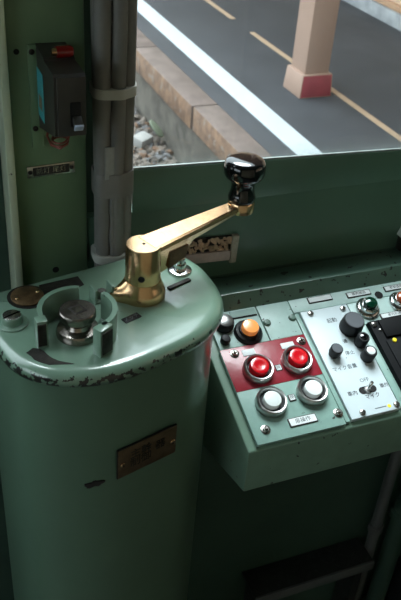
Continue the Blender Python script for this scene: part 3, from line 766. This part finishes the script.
# coping stones, each a block of its own along the platform edge
yy = 1.6
for i in range(9):
    ln = (1.02, .98, .96, 1.0, 1.03, .97, 1.0, 1.0, 1.0)[i]
    j = (.0, .004, -.003, .002, 0, .003, 0, 0, 0)[i]
    bm = B(); box(bm, 1.490+j, 1.634, yy+.004, yy+ln-.004, -.125, .004, .008, 2)
    for f in bm.faces:
        if f.normal.x < -.6 or f.calc_center_median().x < 1.494+j: f.material_index = 1
    o = obj('coping_stone', bm, [M['coping'], M['copface']])
    o['kind'] = 'structure'
    yy += ln
bm = B(); box(bm, 1.515, 1.634, -8, 40, -.60, -.126); struct('platform_wall', bm, M['pwall'])
# track bed
bm = B(); box(bm, -4, 1.514, 1.0, 40, -.55, -.40); struct('track_bed', bm, M['gravelbed'])
bm = B(); random.seed(11)
for k in range(2200):
    x = random.uniform(.95, 1.50); y = random.uniform(3.0, 6.2); r = random.uniform(.010, .026)
    T = TR(x, y, -.395+random.uniform(-.01, .015)) @ Matrix.Rotation(random.uniform(0, 6), 4, Vector((random.random(), random.random(), random.random()+.1)).normalized()) @ Matrix.Diagonal((1.3, 1, .75, 1))
    rr = bmesh.ops.create_icosphere(bm, subdivisions=1, radius=r, matrix=T)
    mi = random.choice((0, 0, 0, 1, 2))
    for v in rr['verts']:
        v.co += Vector((random.uniform(-1, 1), random.uniform(-1, 1), random.uniform(-1, 1)))*r*.22
        for f in v.link_faces: f.material_index = mi
M['stone2'] = mat('ballast_grey', srgb(104, 102, 102), .9, col2=srgb(78, 78, 80), scale=6)
M['stone3'] = mat('ballast_brown', srgb(128, 100, 80), .9, col2=srgb(92, 70, 56), scale=6)
o = obj('ballast', bm, [M['stone'], M['stone2'], M['stone3']], smooth=False); tag(o, 'loose grey and brown ballast stones at the foot of the platform wall', 'ballast', kind='stuff')
bm = B(); box(bm, -.055, .055, -.04, .04, -.03, .03, .010, T=TR(1.37, 4.02, -.350) @ RZ(35) @ RX(10)); o = obj('concrete_lump', bm, M['stonelight']); tag(o, 'pale broken concrete lump on the ballast by the platform wall', 'rubble')
bm = B(); v0 = []
for i in range(14):
    a = 2*PI*i/14; v0.append((.038*math.cos(a)*(1-.2*math.sin(a)), .06*math.sin(a)))
prism(bm, v0, -.006, .006, .003, T=TR(1.465, 4.05, -.30) @ RZ(60) @ RX(48)); o = obj('weed_leaf', bm, M['leaf']); tag(o, 'pale green weed leaf leaning on the platform wall', 'weed')
# platform column
pc = thing('platform_column', 'beige square platform column on a red and beige painted foot', 'column', (2.195, 3.685, 0))
def frust(bm, x0, x1, y0, y1, z0, a0, a1, b0, b1, z1):
    a = [bm.verts.new(p) for p in ((x0, y0, z0), (x1, y0, z0), (x1, y1, z0), (x0, y1, z0))]
    b = [bm.verts.new(p) for p in ((a0, b0, z1), (a1, b0, z1), (a1, b1, z1), (a0, b1, z1))]
    bm.faces.new(a[::-1]); bm.faces.new(b)
    return [bm.faces.new((a[i], a[(i+1) % 4], b[(i+1) % 4], b[i])) for i in range(4)]
bm = B(); fs = frust(bm, -.098, .098, -.100, .100, 0, -.090, .090, -.092, .092, .125); fs[0].material_index = 1; fs[1].material_index = 1
bmesh.ops.bevel(bm, geom=list(bm.edges), offset=.006, segments=2, profile=.5, affect='EDGES')
o = obj('foot', bm, [M['post'], M['postred']], pc)
bm = B(); box(bm, -.074, .072, -.078, .078, .12, 3.0, .006); obj('shaft', bm, M['post'], pc)
# canopy roof carried by the columns
bm = B(); box(bm, 1.55, 6.5, -8, 40, 3.0, 3.15); struct('canopy', bm, M['post'])
# back of the platform: kerb, rail and buff wall
bm = B(); box(bm, 3.42, 3.55, -8, 40, -.01, .095, .006); struct('platform_kerb', bm, M['kerb'])
bm = B(); box(bm, 3.44, 3.55, -8, 40, .096, .135, .004); struct('platform_kerb_rail', bm, M['rust'])
bm = B(); box(bm, 3.47, 3.60, -8, 40, .136, 3.0); struct('station_wall', bm, M['buff'])
# ground beyond the track
bm = B(); box(bm, -60, -4.0, -20, 90, -.62, -.42); struct('ground', bm, M['gravelbed'])

# =============================================================== LIGHT: overcast sky
w = bpy.data.worlds.new('World'); sc.world = w; w.use_nodes = True
nt = w.node_tree; bg = nt.nodes['Background']
tc = nt.nodes.new('ShaderNodeTexCoord'); sp = nt.nodes.new('ShaderNodeSeparateXYZ'); nt.links.new(tc.outputs['Generated'], sp.inputs[0])
rp_ = nt.nodes.new('ShaderNodeValToRGB'); nt.links.new(sp.outputs['Z'], rp_.inputs['Fac'])
rp_.color_ramp.elements[0].position = 0; rp_.color_ramp.elements[0].color = (.60, .66, .70, 1)
rp_.color_ramp.elements[1].position = .7; rp_.color_ramp.elements[1].color = (1.3, 1.45, 1.55, 1)
nt.links.new(rp_.outputs['Color'], bg.inputs['Color'])
bg.inputs['Strength'].default_value = 3.3
sl_ = bpy.data.lights.new('HazySun', 'SUN'); sl_.energy = 9.0; sl_.angle = math.radians(38); sl_.color = (.92, .98, 1.0)
so = bpy.data.objects.new('HazySun', sl_); C.objects.link(so)
el_, az_ = math.radians(67), math.radians(6)
so.rotation_euler = Vector((math.sin(az_)*math.cos(el_), math.cos(az_)*math.cos(el_), math.sin(el_))).to_track_quat('Z', 'Y').to_euler()
so.location = (4, 9, 12)

# =============================================================== CAMERA
cd = bpy.data.cameras.new('Camera'); cam = bpy.data.objects.new('Camera', cd); C.objects.link(cam)
yaw, pit, roll = math.radians(24.3), math.radians(34.6), math.atan2(.0826, .9966)
F = Vector((math.sin(yaw)*math.cos(pit), math.cos(yaw)*math.cos(pit), -math.sin(pit)))
R = Vector((math.cos(yaw), -math.sin(yaw), 0)); Up = R.cross(F)
X = R*math.cos(roll)+Up*math.sin(roll); Yv = Up*math.cos(roll)-R*math.sin(roll)
cam.matrix_world = Matrix(((X.x, Yv.x, -F.x, 0), (X.y, Yv.y, -F.y, 0), (X.z, Yv.z, -F.z, 1.5), (0, 0, 0, 1)))
cd.sensor_fit = 'VERTICAL'; cd.sensor_height = 24; cd.lens = 797/600*24; cd.clip_start = .02; cd.clip_end = 300
cd.dof.use_dof = True; cd.dof.focus_distance = .92; cd.dof.aperture_fstop = 11
sc.camera = cam
sc.view_settings.view_transform = 'Standard'; sc.view_settings.look = 'None'
sc.view_settings.exposure = 0; sc.view_settings.gamma = 1; sc.view_settings.use_curve_mapping = False
